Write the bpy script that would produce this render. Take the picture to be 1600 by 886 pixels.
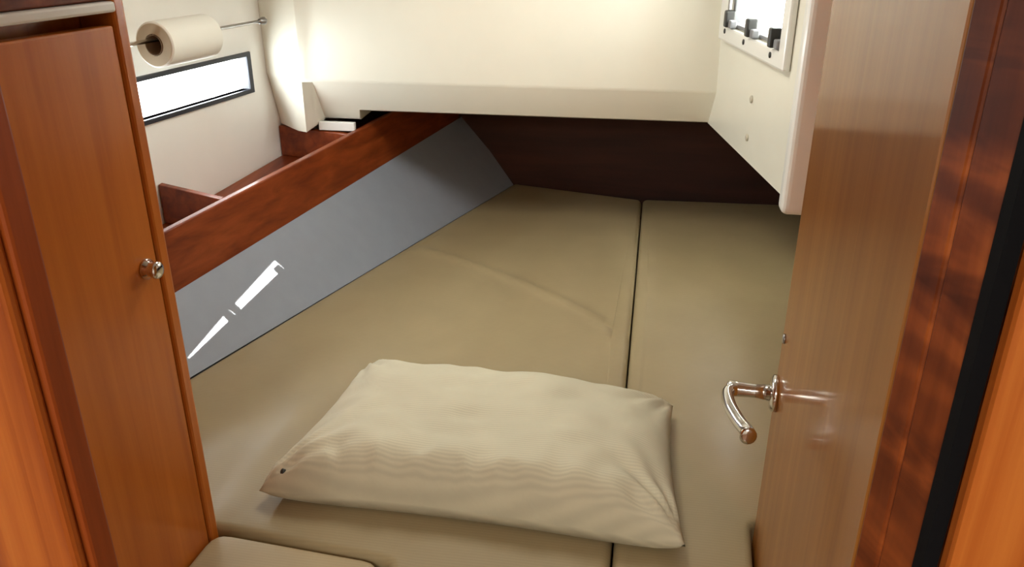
import bpy, bmesh, math, random
from mathutils import Vector, noise
from mathutils.geometry import delaunay_2d_cdt

for o in list(bpy.data.objects): bpy.data.objects.remove(o, do_unlink=True)
SC = bpy.context.scene
COL = SC.collection

# ------------------------------------------------------------------ camera
F, EZ, YAW = 1280.0, 1.55, math.radians(9.4)
PITCH = math.atan(F / 2943.0)
cd = bpy.data.cameras.new('camera'); cd.sensor_width = 36.0; cd.lens = F / 1600.0 * 36.0
cd.clip_start = 0.02
cam = bpy.data.objects.new('camera', cd); COL.objects.link(cam)
cam.location = (0, 0, EZ); cam.rotation_euler = (math.pi / 2 - PITCH, 0, YAW)
SC.camera = cam
FW = Vector((-math.sin(YAW) * math.cos(PITCH), math.cos(YAW) * math.cos(PITCH), -math.sin(PITCH)))
RT = Vector((math.cos(YAW), math.sin(YAW), 0)); UP = RT.cross(FW)
def atz(x, y, z):
    d = FW + RT * (x - 800) / F - UP * (y - 443) / F
    return Vector((0, 0, EZ)) + d * ((z - EZ) / d.z)

# ------------------------------------------------------------------ light
SC.view_settings.view_transform = 'Standard'; SC.view_settings.look = 'None'
SC.view_settings.gamma = 1; SC.view_settings.use_curve_mapping = False
SC.view_settings.exposure = 0.0
w = bpy.data.worlds.new('sky'); SC.world = w; w.use_nodes = True
bg = w.node_tree.nodes['Background']; bg.inputs[0].default_value = (0.93, 0.97, 1.0, 1); bg.inputs[1].default_value = 32.0

def area(name, loc, direction, sx, sy, power, color=(1, 1, 1), portal=False):
    l = bpy.data.lights.new(name, 'AREA'); l.shape = 'RECTANGLE'; l.size = sx; l.size_y = sy
    l.energy = power; l.color = color
    o = bpy.data.objects.new(name, l); COL.objects.link(o); o.location = loc
    o.rotation_euler = Vector(direction).to_track_quat('-Z', 'Y').to_euler()
    if portal: l.cycles.is_portal = True
    return o
sun = bpy.data.lights.new('sun', 'SUN'); sun.energy = 42; sun.angle = math.radians(0.15); sun.color = (1, 0.95, 0.86)
so = bpy.data.objects.new('sun', sun); COL.objects.link(so); so.location = (4, 3, 5)
so.rotation_euler = Vector((-1.04, -0.315, -0.556)).to_track_quat('-Z', 'Y').to_euler()
# fill lights added out of view, behind the doorway and over the berth
area('saloon_fill', (-0.1, -0.75, 1.868), (0, 0, -1), 0.55, 0.55, 27, (1.0, 0.965, 0.86))
area('cabin_fill', (-0.33, 1.58, 1.828), (0, 0, -1), 0.30, 0.30, 5.6, (1.0, 0.965, 0.86))
# sky portals in the two windows
area('window_portal', (-1.14, 1.9, 1.185), (1, -0.14, 0), 0.62, 0.10, 1, portal=True)
area('portlight_portal', (0.235, 1.88, 1.455), (-1, -0.17, 0), 0.42, 0.25, 1, portal=True)

# ------------------------------------------------------------------ materials
def newmat(name):
    m = bpy.data.materials.new(name); m.use_nodes = True
    nt = m.node_tree; return m, nt, nt.nodes['Principled BSDF']
def setp(b, **k):
    for n, v in k.items():
        n = n.replace('_', ' ')
        if n in b.inputs: b.inputs[n].default_value = v
def ramp(nt, stops):
    r = nt.nodes.new('ShaderNodeValToRGB'); e = r.color_ramp.elements
    while len(e) > 1: e.remove(e[-1])
    e[0].position, e[0].color = stops[0][0], (*stops[0][1], 1)
    for p, c in stops[1:]:
        q = e.new(p); q.color = (*c, 1)
    return r
def coords(nt, scale):
    tc = nt.nodes.new('ShaderNodeTexCoord'); mp = nt.nodes.new('ShaderNodeMapping')
    mp.inputs['Scale'].default_value = scale
    nt.links.new(tc.outputs['Object'], mp.inputs['Vector']); return mp
def noise_node(nt, mp, scale, detail=4, rough=0.55, dist=0.0):
    n = nt.nodes.new('ShaderNodeTexNoise'); n.inputs['Scale'].default_value = scale
    n.inputs['Detail'].default_value = detail; n.inputs['Roughness'].default_value = rough
    n.inputs['Distortion'].default_value = dist
    nt.links.new(mp.outputs[0], n.inputs['Vector']); return n
def bump(nt, b, src, strength, dist):
    n = nt.nodes.new('ShaderNodeBump'); n.inputs['Strength'].default_value = strength
    n.inputs['Distance'].default_value = dist
    nt.links.new(src, n.inputs['Height']); nt.links.new(n.outputs[0], b.inputs['Normal'])
def wood(name, dark, mid, light, scale, figure=None, rough=0.38, coat=0.5, coat_rough=0.12, ns=26, dist=0.4, spec=0.5):
    m, nt, b = newmat(name)
    n1 = noise_node(nt, coords(nt, scale), ns, 6, 0.6, dist)
    r = ramp(nt, [(0.28, dark), (0.5, mid), (0.74, light)])
    nt.links.new(n1.outputs['Fac'], r.inputs[0])
    out = r.outputs[0]
    if figure:
        n2 = noise_node(nt, coords(nt, figure), 14, 3, 0.5, 1.2)
        r2 = ramp(nt, [(0.33, (0.5, 0.42, 0.4)), (0.55, (1.1, 1.1, 1.1)), (0.68, (1.6, 1.75, 1.8))])
        nt.links.new(n2.outputs['Fac'], r2.inputs[0])
        mx = nt.nodes.new('ShaderNodeMix'); mx.data_type = 'RGBA'; mx.blend_type = 'MULTIPLY'
        mx.inputs['Factor'].default_value = 1.0
        nt.links.new(out, mx.inputs[6]); nt.links.new(r2.outputs[0], mx.inputs[7]); out = mx.outputs[2]
    nt.links.new(out, b.inputs['Base Color'])
    setp(b, Roughness=rough, Coat_Weight=coat, Coat_Roughness=coat_rough, Specular_IOR_Level=spec)
    return m
def plain(name, col, rough=0.5, metal=0.0, coat=0.0, coat_rough=0.1, var=0.04, vs=6):
    m, nt, b = newmat(name)
    n = noise_node(nt, coords(nt, (1, 1, 1)), vs, 3)
    r = ramp(nt, [(0.3, tuple(c * (1 - var) for c in col)), (0.7, tuple(min(1, c * (1 + var)) for c in col))])
    nt.links.new(n.outputs['Fac'], r.inputs[0]); nt.links.new(r.outputs[0], b.inputs['Base Color'])
    setp(b, Roughness=rough, Metallic=metal, Coat_Weight=coat, Coat_Roughness=coat_rough)
    return m
def fabric(name, col, line_scale, line_axis, line_str, rough, coat=0.0, coat_rough=0.2, var=0.05, wr_scale=5, wr=0.002):
    m, nt, b = newmat(name)
    mp = coords(nt, (1, 1, 1))
    n = noise_node(nt, mp, 7, 4)
    r = ramp(nt, [(0.3, tuple(c * (1 - var) for c in col)), (0.7, tuple(min(1, c * (1 + var)) for c in col))])
    nt.links.new(n.outputs['Fac'], r.inputs[0])
    wv = nt.nodes.new('ShaderNodeTexWave'); wv.wave_type = 'BANDS'; wv.bands_direction = line_axis
    wv.inputs['Scale'].default_value = line_scale; wv.inputs['Distortion'].default_value = 0.6
    wv.inputs['Detail'].default_value = 2
    nt.links.new(mp.outputs[0], wv.inputs['Vector'])
    mx = nt.nodes.new('ShaderNodeMix'); mx.data_type = 'RGBA'; mx.blend_type = 'MULTIPLY'; mx.inputs['Factor'].default_value = line_str
    nt.links.new(r.outputs[0], mx.inputs[6]); nt.links.new(wv.outputs['Color'], mx.inputs[7])
    nt.links.new(mx.outputs[2], b.inputs['Base Color'])
    w2 = noise_node(nt, mp, wr_scale, 4, 0.5, 0.8)
    bump(nt, b, w2.outputs['Fac'], 0.5, wr)
    setp(b, Roughness=rough, Coat_Weight=coat, Coat_Roughness=coat_rough)
    return m

MT = {}
MT['wardrobe'] = wood('wardrobe_veneer', (0.40, 0.10, 0.009), (0.51, 0.14, 0.014), (0.60, 0.18, 0.021), (1, 1, 0.035), ns=34, rough=0.4, spec=0.25, coat=0.4, coat_rough=0.15)
MT['door'] = wood('door_veneer', (0.27, 0.088, 0.010), (0.33, 0.115, 0.014), (0.39, 0.14, 0.02), (1, 1, 0.04), ns=30, rough=0.5, spec=0.15, coat=0.6, coat_rough=0.12)
MT['orange'] = wood('casing_wood', (0.24, 0.045, 0.005), (0.40, 0.10, 0.013), (0.56, 0.18, 0.03), (1, 1, 0.03), ns=36, rough=0.5, spec=0.2, coat=0.06)
MT['reddish'] = wood('jamb_mahogany', (0.11, 0.02, 0.003), (0.17, 0.035, 0.006), (0.25, 0.06, 0.011), (1, 1, 0.08), (0.5, 0.5, 1.6), ns=26, rough=0.5, spec=0.2, coat=0.1)
MT['jamb'] = wood('jamb_wood', (0.20, 0.036, 0.005), (0.29, 0.058, 0.008), (0.38, 0.09, 0.014), (1, 1, 0.05), ns=28, rough=0.5, spec=0.2, coat=0.1)
MT['mahogany'] = wood('shelf_mahogany', (0.11, 0.016, 0.003), (0.20, 0.036, 0.006), (0.29, 0.062, 0.012), (1, 0.05, 1), ns=30, rough=0.45, spec=0.25, coat=0.2)
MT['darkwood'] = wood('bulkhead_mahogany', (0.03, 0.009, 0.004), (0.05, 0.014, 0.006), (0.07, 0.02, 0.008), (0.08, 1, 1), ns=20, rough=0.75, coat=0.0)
MT['gelcoat'] = plain('cream_gelcoat', (0.85, 0.825, 0.71), 0.32, coat=0.3, coat_rough=0.22, var=0.02)
MT['hull'] = plain('hull_gelcoat', (0.93, 0.915, 0.86), 0.45, coat=0.15, coat_rough=0.4, var=0.02)
MT['white'] = plain('white_plastic', (0.84, 0.83, 0.78), 0.35, coat=0.2, var=0.01)
MT['liner'] = plain('vinyl_liner', (0.27, 0.295, 0.345), 0.5, var=0.03, vs=20)
MT['rubber'] = plain('black_rubber', (0.004, 0.004, 0.005), 0.8)
MT['rubber'].node_tree.nodes['Principled BSDF'].inputs['Specular IOR Level'].default_value = 0.1
MT['gasket'] = plain('dark_window_frame', (0.02, 0.022, 0.03), 0.45)
MT['metal'] = plain('polished_steel', (0.72, 0.70, 0.68), 0.12, metal=1.0, var=0.01)
MT['dull_metal'] = plain('dull_metal', (0.35, 0.34, 0.33), 0.35, metal=1.0)
MT['darkplastic'] = plain('dark_plastic', (0.025, 0.024, 0.022), 0.45)
MT['greyplastic'] = plain('grey_plastic', (0.22, 0.22, 0.23), 0.5)
MT['cap'] = plain('screw_cap', (0.52, 0.48, 0.38), 0.5)
MT['paper'] = plain('paper', (0.90, 0.88, 0.80), 0.85, var=0.02)
MT['paper_end'] = plain('paper_layers', (0.55, 0.46, 0.32), 0.9)
MT['card'] = plain('cardboard_core', (0.16, 0.10, 0.05), 0.9)
MT['mattress'] = fabric('mattress_cover', (0.335, 0.262, 0.143), 55, 'Y', 0.08, 0.52, 0.07, 0.2)
MT['cushion'] = fabric('cushion_cover', (0.42, 0.325, 0.185), 60, 'Y', 0.06, 0.55, 0.1)
MT['pillow'] = fabric('striped_pillowcase', (0.62, 0.57, 0.42), 58, 'Y', 0.12, 0.75, wr_scale=16, wr=0.004)
MT['base'] = wood('berth_plywood', (0.10, 0.03, 0.012), (0.16, 0.05, 0.02), (0.22, 0.08, 0.03), (1, 1, 0.05))
MT['floor'] = wood('cabin_sole', (0.13, 0.05, 0.018), (0.2, 0.08, 0.03), (0.28, 0.12, 0.05), (1, 0.06, 1))
MT['ceiling'] = plain('ceiling_vinyl', (0.80, 0.785, 0.73), 0.55)
MT['deck'] = plain('white_deck', (0.86, 0.86, 0.84), 0.5)
def glass():
    m = bpy.data.materials.new('acrylic_pane'); m.use_nodes = True; nt = m.node_tree
    nt.nodes.clear()
    out = nt.nodes.new('ShaderNodeOutputMaterial'); t = nt.nodes.new('ShaderNodeBsdfTransparent')
    g = nt.nodes.new('ShaderNodeBsdfGlossy'); g.inputs['Roughness'].default_value = 0.03
    t.inputs[0].default_value = (0.94, 0.96, 0.96, 1)
    mx = nt.nodes.new('ShaderNodeMixShader')
    mx.inputs[0].default_value = 0.05; nt.links.new(t.outputs[0], mx.inputs[1]); nt.links.new(g.outputs[0], mx.inputs[2])
    nt.links.new(mx.outputs[0], out.inputs[0]); return m
MT['glass'] = glass()

# ------------------------------------------------------------------ helpers
def empty(name, loc):
    o = bpy.data.objects.new(name, None); COL.objects.link(o); o.location = loc; o.empty_display_size = 0.05
    return o
def tag(o, label=None, cat=None, group=None, kind=None):
    if label: o['label'] = label
    if cat: o['category'] = cat
    if group: o['group'] = group
    if kind: o['kind'] = kind
    return o
def wloc(p):
    v = Vector((0, 0, 0))
    while p is not None: v += p.location; p = p.parent
    return v
def obj(name, bm, mat, parent=None, smooth=False, origin=None):
    """link a bmesh given in world coordinates as one object with its origin at its own base"""
    bmesh.ops.recalc_face_normals(bm, faces=bm.faces)
    if origin is None:
        xs = [v.co for v in bm.verts]
        lo = [min(c[i] for c in xs) for i in range(3)]; hi = [max(c[i] for c in xs) for i in range(3)]
        origin = Vector(((lo[0] + hi[0]) / 2, (lo[1] + hi[1]) / 2, lo[2]))
    origin = Vector(origin)
    bmesh.ops.translate(bm, verts=bm.verts, vec=-origin)
    me = bpy.data.meshes.new(name); bm.to_mesh(me); bm.free()
    if smooth:
        for p in me.polygons: p.use_smooth = True
    me.materials.append(MT[mat])
    o = bpy.data.objects.new(name, me); COL.objects.link(o)
    o.parent = parent; o.location = origin - (wloc(parent) if parent else Vector())
    return o
def bevel(bm, w, seg=2, ang=35):
    if w <= 0: return bm
    ed = [e for e in bm.edges if len(e.link_faces) == 2 and e.calc_face_angle(0) > math.radians(ang)]
    bmesh.ops.bevel(bm, geom=ed, offset=w, segments=seg, profile=0.5, affect='EDGES', clamp_overlap=True)
    return bm
def prism(poly, z0, z1, bev=0.0, seg=2, bm=None):
    """poly in plan; z0/z1 numbers or functions of (x, y)"""
    new = bm is None
    if new: bm = bmesh.new()
    f0 = z0 if callable(z0) else (lambda x, y: z0); f1 = z1 if callable(z1) else (lambda x, y: z1)
    a = [bm.verts.new((x, y, f0(x, y))) for x, y in poly]; b = [bm.verts.new((x, y, f1(x, y))) for x, y in poly]
    n = len(poly)
    bm.faces.new(a[::-1]); bm.faces.new(b)
    for i in range(n): bm.faces.new((a[i], a[(i + 1) % n], b[(i + 1) % n], b[i]))
    bmesh.ops.recalc_face_normals(bm, faces=bm.faces)
    return bevel(bm, bev, seg)
def box(x0, x1, y0, y1, z0, z1, bev=0.0, seg=2):
    return prism([(x0, y0), (x1, y0), (x1, y1), (x0, y1)], z0, z1, bev, seg)
def extrude(pts, vec, bev=0.0, seg=2):
    """planar polygon in space swept by a vector"""
    bm = bmesh.new(); v = Vector(vec)
    a = [bm.verts.new(p) for p in pts]; b = [bm.verts.new(Vector(p) + v) for p in pts]
    bm.faces.new(a[::-1]); bm.faces.new(b); n = len(pts)
    for i in range(n): bm.faces.new((a[i], a[(i + 1) % n], b[(i + 1) % n], b[i]))
    bmesh.ops.recalc_face_normals(bm, faces=bm.faces)
    return bevel(bm, bev, seg)
def frame_axes(d):
    d = Vector(d).normalized()
    s = d.cross(Vector((0, 0, 1)))
    if s.length < 1e-4: s = Vector((1, 0, 0))
    s.normalize(); return d, s, s.cross(d)
def lathe(p0, d, prof, n=24, bm=None):
    """prof: (distance along d, radius)"""
    if bm is None: bm = bmesh.new()
    d, s, t = frame_axes(d); p0 = Vector(p0); rings = []
    for l, r in prof:
        rings.append([bm.verts.new(p0 + d * l + (s * math.cos(2 * math.pi * k / n) + t * math.sin(2 * math.pi * k / n)) * max(r, 1e-5)) for k in range(n)])
    for a, b in zip(rings, rings[1:]):
        for k in range(n): bm.faces.new((a[k], a[(k + 1) % n], b[(k + 1) % n], b[k]))
    bm.faces.new(rings[0][::-1]); bm.faces.new(rings[-1])
    return bm
def tube(path, radii, n=14, flat=1.0):
    bm = bmesh.new(); path = [Vector(p) for p in path]; rings = []
    for i, p in enumerate(path):
        d = (path[min(i + 1, len(path) - 1)] - path[max(i - 1, 0)])
        d, s, t = frame_axes(d)
        rings.append([bm.verts.new(p + s * math.cos(2 * math.pi * k / n) * radii[i] + t * math.sin(2 * math.pi * k / n) * radii[i] * flat) for k in range(n)])
    for a, b in zip(rings, rings[1:]):
        for k in range(n): bm.faces.new((a[k], a[(k + 1) % n], b[(k + 1) % n], b[k]))
    bm.faces.new(rings[0][::-1]); bm.faces.new(rings[-1]); return bm
def catmull(pts, m=8):
    P = [Vector(p) for p in pts]; P = [P[0] * 2 - P[1]] + P + [P[-1] * 2 - P[-2]]; out = []
    for i in range(1, len(P) - 2):
        for k in range(m):
            t = k / m; a, b, c, d = P[i - 1:i + 3]
            out.append(0.5 * ((2 * b) + (c - a) * t + (2 * a - 5 * b + 4 * c - d) * t * t + (3 * b - a - 3 * c + d) * t ** 3))
    out.append(P[-2]); return out
def panel_with_hole(c, u, v, nrm, u0, u1, v0, v1, h, thick):
    """rectangular plate (plane c+u*a+v*b) with a rectangular hole h=(u0,u1,v0,v1), thickness along nrm"""
    bm = bmesh.new(); c, u, v, nrm = Vector(c), Vector(u), Vector(v), Vector(nrm)
    def grid(off):
        us = [u0, h[0], h[1], u1]; vs = [v0, h[2], h[3], v1]
        return [[bm.verts.new(c + u * a + v * b + nrm * off) for b in vs] for a in us]
    A, B = grid(0), grid(thick)
    for G in (A, B):
        for i in range(3):
            for j in range(3):
                if (i, j) != (1, 1): bm.faces.new((G[i][j], G[i + 1][j], G[i + 1][j + 1], G[i][j + 1]))
    hole = [(1, 1), (2, 1), (2, 2), (1, 2)]; rim = [(0, 0), (1, 0), (2, 0), (3, 0), (3, 1), (3, 2), (3, 3), (2, 3), (1, 3), (0, 3), (0, 2), (0, 1)]
    for loop in (hole, rim):
        for k in range(len(loop)):
            i, j = loop[k]; p, q = loop[(k + 1) % len(loop)]
            bm.faces.new((A[i][j], A[p][q], B[p][q], B[i][j]))
    return bm
def ring_plate(c, u, v, nrm, o, i, t0, t1, bev=0.0):
    """frame between outer rect o and inner rect i (u0,u1,v0,v1), from t0 to t1 along nrm"""
    bm = bmesh.new(); c, u, v, nrm = Vector(c), Vector(u), Vector(v), Vector(nrm)
    def rc(r, t): return [bm.verts.new(c + u * a + v * b + nrm * t) for a, b in ((r[0], r[2]), (r[1], r[2]), (r[1], r[3]), (r[0], r[3]))]
    O0, I0, O1, I1 = rc(o, t0), rc(i, t0), rc(o, t1), rc(i, t1)
    for k in range(4):
        q = (k + 1) % 4
        bm.faces.new((O0[k], O0[q], I0[q], I0[k])); bm.faces.new((O1[k], O1[q], I1[q], I1[k]))
        bm.faces.new((O0[k], O0[q], O1[q], O1[k])); bm.faces.new((I0[k], I0[q], I1[q], I1[k]))
    bmesh.ops.recalc_face_normals(bm, faces=bm.faces)
    return bevel(bm, bev, 2)
def inset(poly, d):
    n = len(poly); out = []
    for i in range(n):
        p0, p1, p2 = Vector(poly[i - 1]), Vector(poly[i]), Vector(poly[(i + 1) % n])
        e0 = (p1 - p0).normalized(); e1 = (p2 - p1).normalized()
        n0 = Vector((-e0.y, e0.x)); n1 = Vector((-e1.y, e1.x))
        b = n0 + n1; b = b / max(b.length_squared, 1e-6) * 2
        out.append(p1 + b * d)
    return out
def rounded(poly, r, seg=4):
    n = len(poly); out = []
    for i in range(n):
        p0, p1, p2 = Vector(poly[i - 1]), Vector(poly[i]), Vector(poly[(i + 1) % n])
        a = p1 + (p0 - p1).normalized() * r; b = p1 + (p2 - p1).normalized() * r
        for k in range(seg + 1):
            t = k / seg; out.append(a * (1 - t) ** 2 + p1 * 2 * t * (1 - t) + b * t * t)
    return out
def soft_slab(outline, z0, z1, r, hfn=None, step=0.03, corner=0.03):
    """upholstered slab: CCW outline, rounded rim, top surface relief hfn(x, y)"""
    bm = bmesh.new(); base = rounded(outline, corner)
    n = len(base); hfn = hfn or (lambda x, y: 0.0); K = 5
    rings = [[bm.verts.new((p.x, p.y, z0)) for p in inset(base, r * 0.4)], [bm.verts.new((p.x, p.y, z0 + r * 0.5)) for p in base]]
    for k in range(K):
        a = math.pi / 2 * k / K
        rings.append([bm.verts.new((p.x, p.y, z1 - r + r * math.sin(a))) for p in inset(base, r * (1 - math.cos(a)))])
    for a, b in zip(rings, rings[1:]):
        for i in range(n): bm.faces.new((a[i], a[(i + 1) % n], b[(i + 1) % n], b[i]))
    bm.faces.new(rings[0][::-1])
    top = inset(base, r); inner = inset(base, r + step * 0.6)
    def inside(P, x, y):
        c = False
        for i in range(len(P)):
            a, b = P[i - 1], P[i]
            if (a.y > y) != (b.y > y) and x < (b.x - a.x) * (y - a.y) / (b.y - a.y) + a.x: c = not c
        return c
    pts = [Vector((p.x, p.y)) for p in top]
    xs = [p.x for p in top]; ys = [p.y for p in top]
    x = min(xs)
    while x < max(xs):
        y = min(ys)
        while y < max(ys):
            if inside(inner, x, y): pts.append(Vector((x, y)))
            y += step
        x += step
    vs, es, fs, *_ = delaunay_2d_cdt(pts, [], [list(range(n))], 1, 1e-6)
    tv = []
    for i, p in enumerate(vs):
        edge = i < n
        tv.append(bm.verts.new((p.x, p.y, z1 + (0 if edge else hfn(p.x, p.y)))))
    for f in fs:
        try: bm.faces.new([tv[i] for i in f])
        except ValueError: pass
    L = rings[-1]
    for i in range(n): bm.faces.new((L[i], L[(i + 1) % n], tv[(i + 1) % n], tv[i]))
    bmesh.ops.remove_doubles(bm, verts=bm.verts, dist=1e-6)
    return bm
def seg_dist(x, y, path):
    best = 9
    for a, b in zip(path, path[1:]):
        d = b - a; t = max(0, min(1, ((x - a.x) * d.x + (y - a.y) * d.y) / max(d.length_squared, 1e-9)))
        best = min(best, math.hypot(a.x + d.x * t - x, a.y + d.y * t - y))
    return best
def P2(x, y, z):
    p = atz(x, y, z); return Vector((p.x, p.y))

# ------------------------------------------------------------------ the shell
BED = 0.70
HUX, HUY = 0.1375, 0.9905                       # hull side runs aft and inboard
def hullx(y): return -1.152 + (y - 1.734) * 0.1388
def fidx(y): return -0.976 + (y - 1.469) * 0.2263   # line of the shelf rail
def fidz(y): return 0.823 + (y - 1.473) * 0.068      # its lower edge rises aft
U = Vector((HUX, HUY, 0)); N = Vector((-HUY, HUX, 0)); Z = Vector((0, 0, 1))
ST = dict(kind='structure')

tag(obj('floor', box(-1.4, 1.2, -1.7, 2.90, -0.04, 0.0), 'floor'), 'brown wooden cabin sole under the doorway', kind='structure')

# hull side with the long window cut into it
hc = Vector((hullx(1.5), 1.5, 0))
H = (0.07, 0.655, 1.139, 1.226)
tag(obj('wall_left', panel_with_hole(hc, U, Z, N, -1.07, 1.42, 0.80, 1.86, H, 0.03), 'hull'), 'cream hull side above the shelf around the long window', kind='structure')
win = empty('window_1', hc + U * 0.36 + Z * 1.13); tag(win, 'long narrow window with dark frame in the hull side', kind='structure')
obj('window_frame', ring_plate(hc, U, Z, N, (0.052, 0.673, 1.127, 1.238), (0.07, 0.655, 1.139, 1.226), -0.006, 0.024, 0.002), 'gasket', win)
obj('pane', extrude([hc + U * a + Z * b + N * 0.016 for a, b in ((0.066, 1.135), (0.659, 1.135), (0.659, 1.23), (0.066, 1.23))], N * 0.004), 'glass', win)

# sloping vinyl liner between mattress and shelf
ln = [Vector((-0.900 - 0.29 * 0.42, 1.353 - 0.42, BED)), Vector((-0.47, 2.837, BED))]
def liner_pt(t, s):                                # t along, s up the slope
    b = ln[0].lerp(ln[1], t); y = b.y + 0.05
    top = Vector((fidx(y) + 0.004, y, fidz(y) + 0.01))
    lo = b + (b - top) * 0.035
    return lo.lerp(top, s)
lp = [liner_pt(0, 0), liner_pt(1, 0), liner_pt(1, 1), liner_pt(0, 1)]
bm = bmesh.new(); nseg = 12
A = [[bm.verts.new(liner_pt(i / nseg, s) - Vector((0.02, 0, 0.02)) * k) for s in (0, 1)] for k in (0, 1) for i in range(nseg + 1)]
q = nseg + 1
for i in range(nseg):
    bm.faces.new((A[i][0], A[i + 1][0], A[i + 1][1], A[i][1])); bm.faces.new((A[q + i][0], A[q + i + 1][0], A[q + i + 1][1], A[q + i][1]))
    for s in (0, 1): bm.faces.new((A[i][s], A[i + 1][s], A[q + i + 1][s], A[q + i][s]))
for i in (0, nseg): bm.faces.new((A[i][0], A[i][1], A[q + i][1], A[q + i][0]))
tag(obj('wall_lower_left', bm, 'liner'), 'pale grey sloping hull liner between mattress and wooden shelf', kind='structure')

tag(obj('wall_hull_lower', prism([(hullx(0.45) - 0.03, 0.45), (hullx(0.45), 0.45), (hullx(2.89), 2.89), (hullx(2.89) - 0.03, 2.89)], 0.0, 0.799), 'liner'), 'hull side below the shelf behind the liner', kind='structure')
# aft bulkhead, inboard bulkhead
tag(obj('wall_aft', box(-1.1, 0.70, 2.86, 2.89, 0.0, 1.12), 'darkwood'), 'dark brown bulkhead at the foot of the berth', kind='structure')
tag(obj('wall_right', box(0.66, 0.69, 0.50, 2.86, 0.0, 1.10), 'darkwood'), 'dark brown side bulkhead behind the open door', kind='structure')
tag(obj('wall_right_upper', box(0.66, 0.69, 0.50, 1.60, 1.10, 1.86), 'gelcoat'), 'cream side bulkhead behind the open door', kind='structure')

# cream overhead: vertical face, chamfered lower lip, running into the hull with a hollow curve
zl, zc = 1.068, 1.155
plan = [(0.30, 2.185), (0.0, 2.185), (-0.4, 2.185), (-0.79, 2.185), (-0.812, 2.185), (-0.82, 2.185), (-0.86, 2.185), (-0.90, 2.185),
        (-0.925, 2.185), (-0.94, 2.185), (-0.955, 2.186), (-0.985, 2.190), (-1.015, 2.198), (-1.04, 2.207), (-1.065, 2.220), (-1.084, 2.236)]
bm = bmesh.new()
def sm(t): t = max(0.0, min(1.0, t)); return t * t * (3 - 2 * t)
def oring(off, z):
    out = []
    for x, y in plan:
        t2 = sm((-0.925 - x) / 0.03)                    # the lip dies out towards the hull
        sag = 0.115 * sm((-0.95 - x) / 0.13) * max(0.0, min(1.0, (1.18 - z) / 0.22))
        o2, z2 = off, z
        if 0.002 < off < 0.069: o2 = off * (1 - t2)
        if z < zl + 0.01 and off < 0.5:
            dp = 0.030 * sm((-0.812 - x) / 0.008) * (1 - t2)
            z2 = z - dp - 0.054 * t2; o2 += 0.62 * dp
        out.append(bm.verts.new((x, y + o2 + sag, z2)))
    return out
prof = [(0.10, 1.86), (0.03, 1.50), (0.0, zc + 0.012), (0.004, zc), (0.055, zl + 0.004), (0.066, zl), (0.69, zl), (0.69, 1.86)]
R = [oring(o_, z_) for o_, z_ in prof]
for a, b in zip(R, R[1:] + R[:1]):
    for i in range(len(a) - 1): bm.faces.new((a[i], a[i + 1], b[i + 1], b[i]))
bm.faces.new([r[0] for r in R]); bm.faces.new([r[-1] for r in R][::-1])
ov = obj('wall_overhead', bm, 'gelcoat', smooth=False); tag(ov, 'cream moulded overhead face above the dark berth opening', kind='structure')
for p in ov.data.polygons: p.use_smooth = True
ov.data.set_sharp_from_angle(angle=math.radians(28))

# inboard face of the cockpit well carrying the opening portlight
PA, PB = Vector((0.166, 2.215, 0)), Vector((0.271, 1.596, 0))
PU = (PB - PA).normalized(); PN = Vector((-PU.y, PU.x, 0))
if PN.x < 0: PN = -PN                               # outwards, into the cockpit
PL = (PB - PA).length
ph = (0.135, 0.525, 1.335, 1.575)
tag(obj('wall_inboard', panel_with_hole(PA, PU, Z, PN, -0.05, PL, zl, 1.86, ph, 0.025), 'gelcoat'), 'cream side of the cockpit well around the opening portlight', kind='structure')
tag(obj('trim_1', box(0.262, 0.66, 1.548, 1.596, 1.045, 1.86, 0.014, 4), 'white'), 'white rounded end panel of the cockpit well beside the door', kind='structure')
for zz in (1.204, 1.119):
    cpos = PA + PU * 0.348 + Z * zz
    tag(obj('screw_cap', lathe(cpos, -PN, [(-0.001, 0.008), (0.003, 0.008), (0.0045, 0.005)], 14), 'cap', bpy.data.objects['wall_inboard'], True))
pw = empty('window_2', PA + PU * 0.33 + Z * 1.30); tag(pw, 'opening portlight with white frame and dark latches in the cockpit side', kind='structure')
obj('window_frame', ring_plate(PA, PU, Z, PN, (0.055, 0.575, 1.297, 1.61), (0.125, 0.535, 1.333, 1.577), -0.016, -0.0005, 0.005), 'white', pw)
obj('sash', ring_plate(PA, PU, Z, PN, (0.135, 0.525, 1.335, 1.575), (0.147, 0.513, 1.343, 1.567), -0.004, 0.02, 0.002), 'greyplastic', pw)
obj('pane', extrude([PA + PU * a + Z * b + PN * 0.012 for a, b in ((0.146, 1.342), (0.514, 1.342), (0.514, 1.568), (0.146, 1.568))], PN * 0.005), 'glass', pw)
def pbox(u0, u1, z0, z1, t0, t1, bev=0.002):
    return extrude([PA + PU * u0 + Z * z0 + PN * t0, PA + PU * u1 + Z * z0 + PN * t0, PA + PU * u1 + Z * z1 + PN * t0, PA + PU * u0 + Z * z1 + PN * t0], PN * (t1 - t0), bev)
for u in (0.150, 0.335, 0.505):                     # latches along the lower edge
    lt = obj('latch', pbox(u - 0.010, u + 0.010, 1.334, 1.372, -0.028, -0.004, 0.004), 'darkplastic', pw)
    obj('latch_foot', pbox(u + 0.012, u + 0.034, 1.334, 1.352, -0.022, -0.006, 0.003), 'greyplastic', lt)
obj('stay_arm', pbox(0.146, 0.154, 1.372, 1.56, -0.022, -0.014, 0.002), 'dull_metal', pw)
for u, zz in ((0.118, 1.322), (0.29, 1.318), (0.49, 1.318)):
    obj('screw', lathe(PA + PU * u + Z * zz, -PN, [(0.014, 0.006), (0.018, 0.006), (0.019, 0.003)], 12), 'darkplastic', pw, True)

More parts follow.
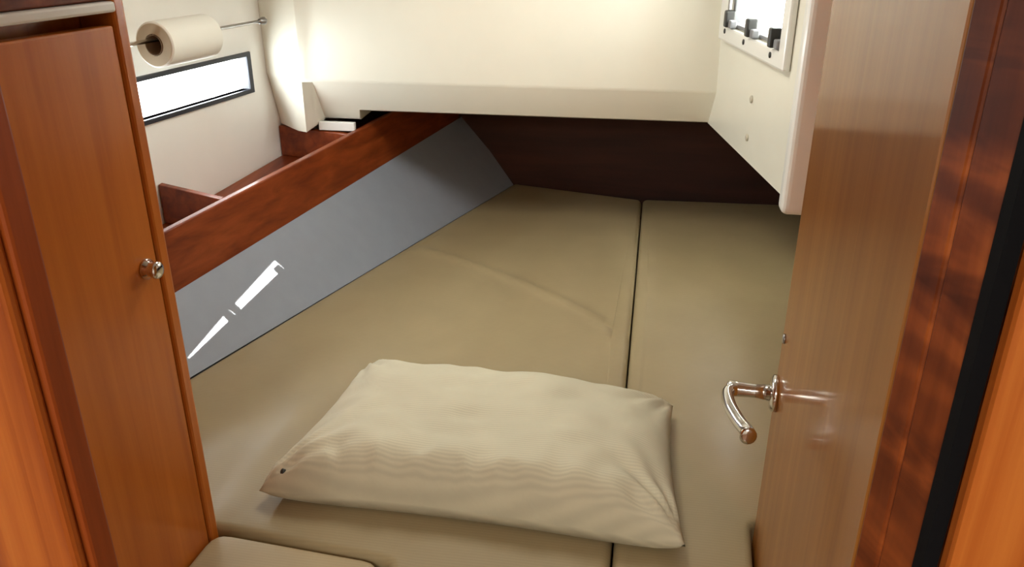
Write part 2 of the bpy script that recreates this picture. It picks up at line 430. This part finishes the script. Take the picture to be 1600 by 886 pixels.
# outside: the cockpit well the portlight looks into
tag(obj('floor_cockpit', box(0.29, 1.5, 1.60, 2.86, 1.085, 1.10), 'deck'), 'white cockpit sole outside the portlight', kind='structure')
tag(obj('wall_cockpit', box(0.92, 0.95, 1.60, 3.3, 1.10, 1.655), 'deck'), 'white cockpit coaming outside the portlight', kind='structure')
br = empty('sun_mask', (0.935, 2.3, 1.655)); tag(br, 'added white board out of view outside the portlight, shaping the sun streaks', 'sun mask')  # added, unseen: cuts the sun through the portlight to narrow streaks
def yz(pts, x0, x1): return extrude([(x0, y, z) for y, z in pts], (x1 - x0, 0, 0))
obj('board', yz([(1.55, 1.676), (1.93, 1.712), (2.07, 1.738), (2.2, 1.758), (2.36, 1.782), (2.9, 1.782), (2.9, 2.02), (1.55, 2.02)], 0.92, 0.935), 'deck', br)
obj('rail', yz([(1.55, 1.664), (2.14, 1.703), (2.14, 1.711), (1.55, 1.672)], 0.92, 0.93), 'deck', br)  # splits the masked sunlight into two streaks on the liner
for y in (1.62, 2.80): obj('post', box(0.936, 0.95, y, y + 0.05, 1.6555, 2.0), 'deck', br)

# ceiling, saloon
tag(obj('ceiling', box(-1.36, 0.69, 0.44, 2.32, 1.86, 1.89), 'ceiling'), 'cream cabin ceiling panel', kind='structure')
tag(obj('ceiling_saloon', box(-1.3, 1.2, -1.7, 0.44, 1.90, 1.93), 'ceiling'), 'cream saloon ceiling', kind='structure')
def fill_lamp(x, y, z, h, label):  # invented fixture housing one of the added fill lights
    t = empty('fill_lamp', (x, y, z)); tag(t, label, 'lamp')
    obj('fill_frame', ring_plate((x, y, z), (1, 0, 0), (0, 1, 0), (0, 0, 1), (-h - 0.025, h + 0.025, -h - 0.025, h + 0.025), (-h, h, -h, h), -0.034, 0.0, 0.003), 'white', t)
    obj('fill_backing', box(x - h, x + h, y - h, y + h, z - 0.02, z - 0.001), 'white', t)
fill_lamp(-0.1, -0.75, 1.90, 0.28, 'square white ceiling lamp added in the saloon for fill')
fill_lamp(-0.33, 1.58, 1.86, 0.155, 'square white ceiling lamp added over the berth for fill')
tag(obj('wall_front', box(-1.3, 1.2, -1.73, -1.70, 0, 1.93), 'ceiling'), 'cream saloon bulkhead', kind='structure')
tag(obj('wall_saloon_left', box(-1.33, -1.30, -1.70, 0.43, 0, 1.93), 'ceiling'), 'cream saloon side', kind='structure')
tag(obj('wall_saloon_right', box(1.2, 1.23, -1.70, 0.43, 0, 1.93), 'ceiling'), 'cream saloon side panel', kind='structure')
# door bulkhead and casings
tag(obj('wall_bulkhead_left', box(-1.36, -0.52, 0.440, 0.462, 0, 1.90), 'orange'), 'orange wood bulkhead beside the doorway', kind='structure')
tag(obj('wall_bulkhead_right', box(0.27, 1.2, 0.440, 0.462, 0, 1.90), 'orange'), 'orange wood bulkhead at the hinge side', kind='structure')
tag(obj('trim_2', box(-0.54, -0.408, 0.428, 0.440, 0.0, 1.90, 0.004), 'orange'), 'light orange wooden door casing beside the wardrobe', kind='structure')
tag(obj('trim_3', box(-0.52, -0.404, 0.4405, 0.466, 0.0, 1.90, 0.003), 'jamb'), 'reddish wooden door jamb beside the wardrobe', kind='structure')
tag(obj('trim_4', box(0.1975, 0.30, 0.424, 0.4395, 0.0, 1.90, 0.004), 'orange'), 'light orange wooden door casing at the hinge side', kind='structure')
tag(obj('trim_5', prism([(0.1875, 0.436), (0.1965, 0.436), (0.1965, 0.447), (0.1865, 0.447)], 0.0, 1.90), 'rubber'), 'black rubber seal strip in the door frame', kind='structure')
tag(obj('trim_6', prism([(0.188, 0.4475), (0.265, 0.4475), (0.265, 0.478), (0.1775, 0.478)], 0.0, 1.90, 0.002), 'reddish'), 'wide figured mahogany jamb of the door frame', kind='structure')
tag(obj('trim_7', prism([(0.1765, 0.4785), (0.265, 0.4785), (0.265, 0.500), (0.169, 0.500)], 0.0, 1.90, 0.002), 'reddish'), 'narrow mahogany stop strip of the door frame', kind='structure')

# ------------------------------------------------------------------ open door with lever handle
D0, D1 = Vector((0.1695, 0.503, 0)), Vector((0.2035, 1.052, 0))
DU = (D1 - D0).normalized(); DN = Vector((-DU.y, DU.x, 0))      # towards the berth
door = empty('door_1', D0 + DU * 0.275 + Z * 0.12); tag(door, 'open cabin door of glossy tan veneer with chrome lever', kind='structure')
pts = [D0, D1, D1 - DN * 0.026, D0 - DN * 0.026]
obj('door_panel', prism([(p.x, p.y) for p in pts], 0.12, 1.84, 0.003), 'door', door)
hp = D1 - DU * 0.026 + Z * 0.958
obj('rosette', lathe(hp, DN, [(0.0, 0.026), (0.006, 0.026), (0.009, 0.022), (0.010, 0.012)], 28), 'metal', door, True)
obj('keyhole_cover', lathe(hp + Z * 0.085, DN, [(0.0, 0.007), (0.003, 0.006)], 16), 'dull_metal', door, True)
neck = obj('lever_neck', lathe(hp, DN, [(0.008, 0.0115), (0.030, 0.0095), (0.052, 0.0105), (0.064, 0.0115), (0.068, 0.008)], 18), 'metal', door, True)
path = catmull([hp + DN * 0.052, hp + DN * 0.066 - DU * 0.012, hp + DN * 0.064 - DU * 0.045, hp + DN * 0.054 - DU * 0.080, hp + DN * 0.044 - DU * 0.105, hp + DN * 0.042 - DU * 0.118], 6)
rad = [0.0085 + 0.0028 * max(0, (i / (len(path) - 1) - 0.7) / 0.3) for i in range(len(path))]; rad[-1] = 0.006
obj('lever', tube(path, rad, 16, 1.15), 'metal', door, True)

# ------------------------------------------------------------------ berth base and mattresses
def doorx(y): return D0.x + (y - D0.y) * (D1.x - D0.x) / (D1.y - D0.y)
bb = empty('berth_base', (0, 1.8, 0)); tag(bb, 'brown plywood berth base under the mattresses', 'berth')
obj('front_panel', prism([(-0.60, 0.812), (0.165, 0.812), (0.165, 0.83), (-0.60, 0.83)], 0.0, 0.56), 'base', bb)
obj('top_board', prism([(-0.60, 0.80), (doorx(0.80) - 0.012, 0.80), (doorx(1.07) - 0.012, 1.075), (0.655, 1.09), (0.655, 2.855), (-0.35, 2.855), (-0.72, 1.45), (-0.80, 0.96), (-0.60, 0.96)], 0.56, 0.578), 'base', bb)

crease1 = catmull([P2(640, 388, BED).to_3d(), P2(720, 408, BED).to_3d(), P2(810, 440, BED).to_3d(), P2(900, 480, BED).to_3d(), P2(968, 524, BED).to_3d()], 6)
crease1 = [Vector((p.x, p.y)) for p in crease1]
crease2 = [P2(x, y, BED) for x, y in ((352, 800), (385, 745), (425, 690), (470, 640))]
crease3 = [P2(x, y, BED) for x, y in ((700, 560), (760, 520), (790, 470), (760, 430))]
def mat_relief(x, y):
    h = 0.006 * noise.noise(Vector((x * 3.1, y * 2.3, 0.4))) + 0.0025 * noise.noise(Vector((x * 9, y * 7, 2.4)))
    h += 0.0075 * math.exp(-(seg_dist(x, y, crease1) / 0.013) ** 2)
    h += 0.004 * math.exp(-(seg_dist(x, y, crease2) / 0.014) ** 2)
    h += 0.003 * math.exp(-(seg_dist(x, y, crease3) / 0.016) ** 2)
    k = min(1, max(0, (abs(x + 0.235) - 0.30) / 0.06, (abs(y - 1.18) - 0.18) / 0.06))
    return h * k * min(1, max(0, (-0.03 - x) / 0.05))
def mat_relief2(x, y):
    return 0.004 * noise.noise(Vector((x * 4.1, y * 2.9, 5.4))) + 0.0015 * noise.noise(Vector((x * 11, y * 8, 1.4)))
def linx(y): return -0.900 + (y - 1.353) * 0.2898
left = [(-0.327, 0.80), (-0.012, 0.80), (0.0, 2.71), (-0.462, 2.832), (linx(1.9), 1.9), (linx(1.36), 1.36), (linx(0.95), 0.938), (-0.60, 0.922), (-0.327, 0.896)]
right = [(-0.009, 0.80), (doorx(0.80) - 0.003, 0.80), (doorx(1.06) - 0.003, 1.075), (0.64, 1.09), (0.64, 2.74), (0.003, 2.715)]
left = [(x + (0.005 if i in (4, 5, 6) else 0), y) for i, (x, y) in enumerate(left)]
m1 = obj('mattress', soft_slab(left, 0.579, BED, 0.016, mat_relief, 0.022, 0.02), 'mattress', smooth=True)
tag(m1, 'large tan covered mattress along the sloping hull liner, with a long crease', 'mattress')
m2 = obj('mattress', soft_slab(right, 0.579, BED, 0.013, mat_relief2, 0.025, 0.02), 'mattress', smooth=True)
tag(m2, 'narrower tan covered mattress beside the open door', 'mattress')
cu = obj('seat_cushion', soft_slab([(-0.630, 0.56), (-0.350, 0.56), (-0.338, 0.888), (-0.6105, 0.909)], 0.575, BED + 0.005, 0.011, lambda x, y: 0.002 * noise.noise(Vector((x * 6, y * 6, 9))), 0.03, 0.03), 'cushion', smooth=True)
tag(cu, 'small cream seat cushion at the foot of the wardrobe', 'cushion')
sb = empty('seat_locker', (-0.48, 0.68, 0)); tag(sb, 'low brown seat locker under the cream cushion', 'locker')
obj('locker_body', box(-0.60, -0.355, 0.57, 0.795, 0.0, 0.572, 0.003), 'base', sb)

# ------------------------------------------------------------------ pillow
def pillow():
    bm = bmesh.new(); nu, nv = 110, 72
    cs = [Vector((-0.572, 0.985)), Vector((0.095, 0.965)), Vector((0.083, 1.350)), Vector((-0.530, 1.392))]
    def pt(u, v, top):
        a, b = (u + 1) / 2, (v + 1) / 2
        # edges pulled in between the corners
        p = cs[0] * (1 - a) * (1 - b) + cs[1] * a * (1 - b) + cs[2] * a * b + cs[3] * (1 - a) * b
        p = p + Vector((-u * 0.012 * (1 - v * v), -v * 0.016 * (1 - u * u)))
        fu, fv = 1 - abs(u) ** 5, 1 - abs(v) ** (9 if v < 0 else 3.6)
        e = max(fu, 0) ** 0.5 * max(fv, 0) ** 0.5
        seam = 0.022 + 0.010 * (1 - e)
        if top:
            z = seam * (1 - e) * 0.7 + 0.108 * e * (0.92 + 0.08 * (1 - u * u))
            q = Vector((p.x * 7, p.y * 9, 3.3))
            z += e * 0.010 * noise.noise(q) + e * 0.005 * noise.noise(q * 2.7)
            rim = math.exp(-((1 - abs(v)) / 0.22) ** 2)                # gathers along the front and back hems
            z += e * rim * (0.016 if v < 0 else 0.008) * noise.noise(Vector((p.x * 24, p.y * 5, 7.7)))
            rg = max(0.0, 1 - 3.2 * abs(noise.noise(Vector((p.x * 13 + p.y * 5, p.y * 9, 4.1)))))
            z += e * rim * (0.013 if v < 0 else 0.003) * rg
            rim2 = math.exp(-((1 - abs(u)) / 0.16) ** 2)
            z += 0.5 * e * rim2 * 0.012 * noise.noise(Vector((p.x * 6, p.y * 26, 1.7)))
            for su, sv in ((-1, -1), (1, -1), (1, 1), (-1, 1)):           # creases fanning out of the corners
                dx, dy = u - su, (v - sv) * 0.6; r = math.hypot(dx, dy)
                z += 0.007 * math.sin(7 * math.atan2(dy * sv, dx * su) * 2) * math.exp(-(r / 0.35) ** 2) * min(1, r * 6)
        else:
            z = seam * (1 - e) * 0.7 if e < 0.5 else 0.0
            z = seam * 0.7 * max(0, 1 - e * 2.2)
        return Vector((p.x, p.y, BED + 0.004 + max(z, 0)))
    T = [[bm.verts.new(pt(-1 + 2 * i / nu, -1 + 2 * j / nv, True)) for j in range(nv + 1)] for i in range(nu + 1)]
    Bt = [[T[i][j] if i in (0, nu) or j in (0, nv) else bm.verts.new(pt(-1 + 2 * i / nu, -1 + 2 * j / nv, False)) for j in range(nv + 1)] for i in range(nu + 1)]
    for G in (T, Bt):
        for i in range(nu):
            for j in range(nv): bm.faces.new((G[i][j], G[i + 1][j], G[i + 1][j + 1], G[i][j + 1]))
    return bm, [v.co.copy() for row in T for v in row]
bm, tops = pillow()
def project(p):
    d = p - Vector((0, 0, EZ)); k = d.dot(FW); return 800 + F * d.dot(RT) / k, 443 - F * d.dot(UP) / k
pil = empty('pillow', (-0.235, 1.18, BED)); tag(pil, 'cream striped bed pillow lying across the mattresses', 'pillow')
obj('pillowcase', bm, 'pillow', pil, True)
b0 = min(tops, key=lambda p: (project(p)[0] - 440) ** 2 + (project(p)[1] - 738) ** 2)
obj('button', lathe(b0, (-0.6, -0.6, 0.6), [(-0.003, 0.005), (0.002, 0.005), (0.003, 0.003)], 12), 'darkplastic', pil, True)

# ------------------------------------------------------------------ shelf with deep rail along the hull
sh = empty('hull_shelf', (-0.95, 1.8, 0.83)); tag(sh, 'mahogany hull shelf with deep front rail and dividers', 'shelf')
ya, yb = 0.945, 2.85
fpoly = [(fidx(ya) - 0.018, ya), (fidx(ya), ya), (fidx(yb), yb), (fidx(yb) - 0.018, yb)]
obj('front_rail', prism(fpoly, lambda x, y: fidz(y), lambda x, y: fidz(y) + 0.145, 0.003), 'mahogany', sh)
obj('shelf_board', prism([(hullx(ya) + 0.004, ya), (fidx(ya) - 0.0185, ya), (fidx(yb) - 0.0185, yb), (hullx(yb) + 0.004, yb)], lambda x, y: fidz(y) + 0.028, lambda x, y: fidz(y) + 0.045), 'mahogany', sh)
def divider(y0, top, dy=0.0, name='divider'):
    pl = [(hullx(y0 + dy) + 0.003, y0 + dy), (fidx(y0) - 0.019, y0), (fidx(y0) - 0.019, y0 + 0.016), (hullx(y0 + dy) + 0.003, y0 + dy + 0.016)]
    obj(name, prism(pl, lambda x, y: fidz(y) + 0.0455, lambda x, y: fidz(y) + top, 0.002), 'mahogany', sh)
divider(1.665, 0.142, 0.07)
divider(2.205, 0.134, 0.06)
tag(obj('trim_8', box(-0.934, -0.826, 2.226, 2.24, 1.012, 1.037, 0.002), 'white'), 'small white block above the aft end of the shelf', kind='structure')

# ------------------------------------------------------------------ wardrobe
wd = Vector((math.sin(math.radians(6)), math.cos(math.radians(6)), 0)); wn = Vector((wd.y, -wd.x, 0))
W1 = Vector((-0.609, 0.914, 0)); W0 = W1 - wd * 0.44
wr = empty('wardrobe', (-0.85, 0.70, 0)); tag(wr, 'tall orange-brown veneered wardrobe with round chrome push latch', 'wardrobe')
def wprism(a, b, t0, t1, z0, z1, bev=0.002):
    p = [W0 + wd * a + wn * t0, W0 + wd * b + wn * t0, W0 + wd * b + wn * t1, W0 + wd * a + wn * t1]
    return prism([(q.x, q.y) for q in p], z0, z1, bev)
pb = [W0 - wn * 0.05, W1 - wn * 0.05, Vector((hullx(0.92) + 0.03, 0.93, 0)), Vector((hullx(0.48) + 0.03, 0.475, 0))]
obj('carcass', prism([(p.x, p.y) for p in pb], 0.0, 1.85), 'wardrobe', wr)
dr = obj('wardrobe_door', wprism(0.0, 0.418, -0.019, 0.0, 0.03, 1.447, 0.003), 'wardrobe', wr)
obj('corner_post', wprism(0.4205, 0.440, -0.0495, 0.002, 0.0, 1.85, 0.004), 'wardrobe', wr)
obj('upper_panel', wprism(0.0, 0.4185, -0.019, 0.0, 1.474, 1.85, 0.002), 'reddish', wr)
obj('trim_lip', wprism(0.0, 0.4185, -0.015, 0.008, 1.4615, 1.4735, 0.003), 'white', wr)
kp = W0 + wd * 0.396 + Z * 1.153
obj('knob', lathe(kp, wn, [(0.0, 0.0135), (0.003, 0.0135), (0.006, 0.010), (0.012, 0.0095), (0.015, 0.0115), (0.018, 0.0105), (0.020, 0.005)], 22), 'metal', dr, True)

# ------------------------------------------------------------------ paper roll on its rod
rc = Vector((-1.059, 1.674, 1.327))
rodd = U
ra, rb = rc - rodd * ((rc.y - 0.945) / HUY), rc + rodd * 0.405
rod = empty('hanging_rod', ra); tag(rod, 'thin metal rod running along the hull above the window', 'rod')
obj('rod_tube', tube([ra, rb], [0.0045, 0.0045], 12), 'metal', rod, True)
obj('bracket', lathe(rb - rodd * 0.002, rodd, [(0, 0.007), (0.010, 0.007), (0.014, 0.010), (0.020, 0.010)], 14), 'dull_metal', rod, True)
obj('bracket', lathe(ra, rodd, [(0, 0.014), (0.005, 0.014), (0.008, 0.007), (0.016, 0.007)], 14), 'dull_metal', rod, True)
roll = empty('paper_roll', rc + rodd * 0.1 - Z * 0.05); tag(roll, 'white paper roll threaded on the metal rod over the window', 'paper roll')
r0, r1, rl = 0.022, 0.049, 0.178
bm = bmesh.new(); d, s, t = frame_axes(rodd); n = 40
cen = rc - Z * 0.010
def rring(l, r): return [bm.verts.new(cen + d * l + (s * math.cos(2 * math.pi * k / n) + t * math.sin(2 * math.pi * k / n)) * r) for k in range(n)]
rr = [rring(0.004, r0 + 0.0006), rring(0.0, r0 + 0.006), rring(0.0, r1 - 0.003), rring(0.003, r1), rring(rl - 0.003, r1), rring(rl, r1 - 0.003), rring(rl, r0 + 0.0006)]
for a, b in zip(rr, rr[1:] + rr[:1]):
    for k in range(n): bm.faces.new((a[k], a[(k + 1) % n], b[(k + 1) % n], b[k]))
ro = obj('paper', bm, 'paper', roll, True)
ro.data.set_sharp_from_angle(angle=math.radians(40))
bm = bmesh.new()
rr = [rring(-0.002, r0), rring(rl + 0.002, r0), rring(rl + 0.002, r0 - 0.002), rring(-0.002, r0 - 0.002)]
for a, b in zip(rr, rr[1:] + rr[:1]):
    for k in range(n): bm.faces.new((a[k], a[(k + 1) % n], b[(k + 1) % n], b[k]))
obj('core_tube', bm, 'card', roll, True)
for l in (-0.0008, rl + 0.0008):
    bm = bmesh.new(); rr = [rring(l, r0 + 0.0012), rring(l, r1 - 0.0045), rring(l + (0.0006 if l < 0 else -0.0006), r1 - 0.0045), rring(l + (0.0006 if l < 0 else -0.0006), r0 + 0.0012)]
    for a, b in zip(rr, rr[1:] + rr[:1]):
        for k in range(n): bm.faces.new((a[k], a[(k + 1) % n], b[(k + 1) % n], b[k]))
    obj('end_layers', bm, 'paper_end', roll)
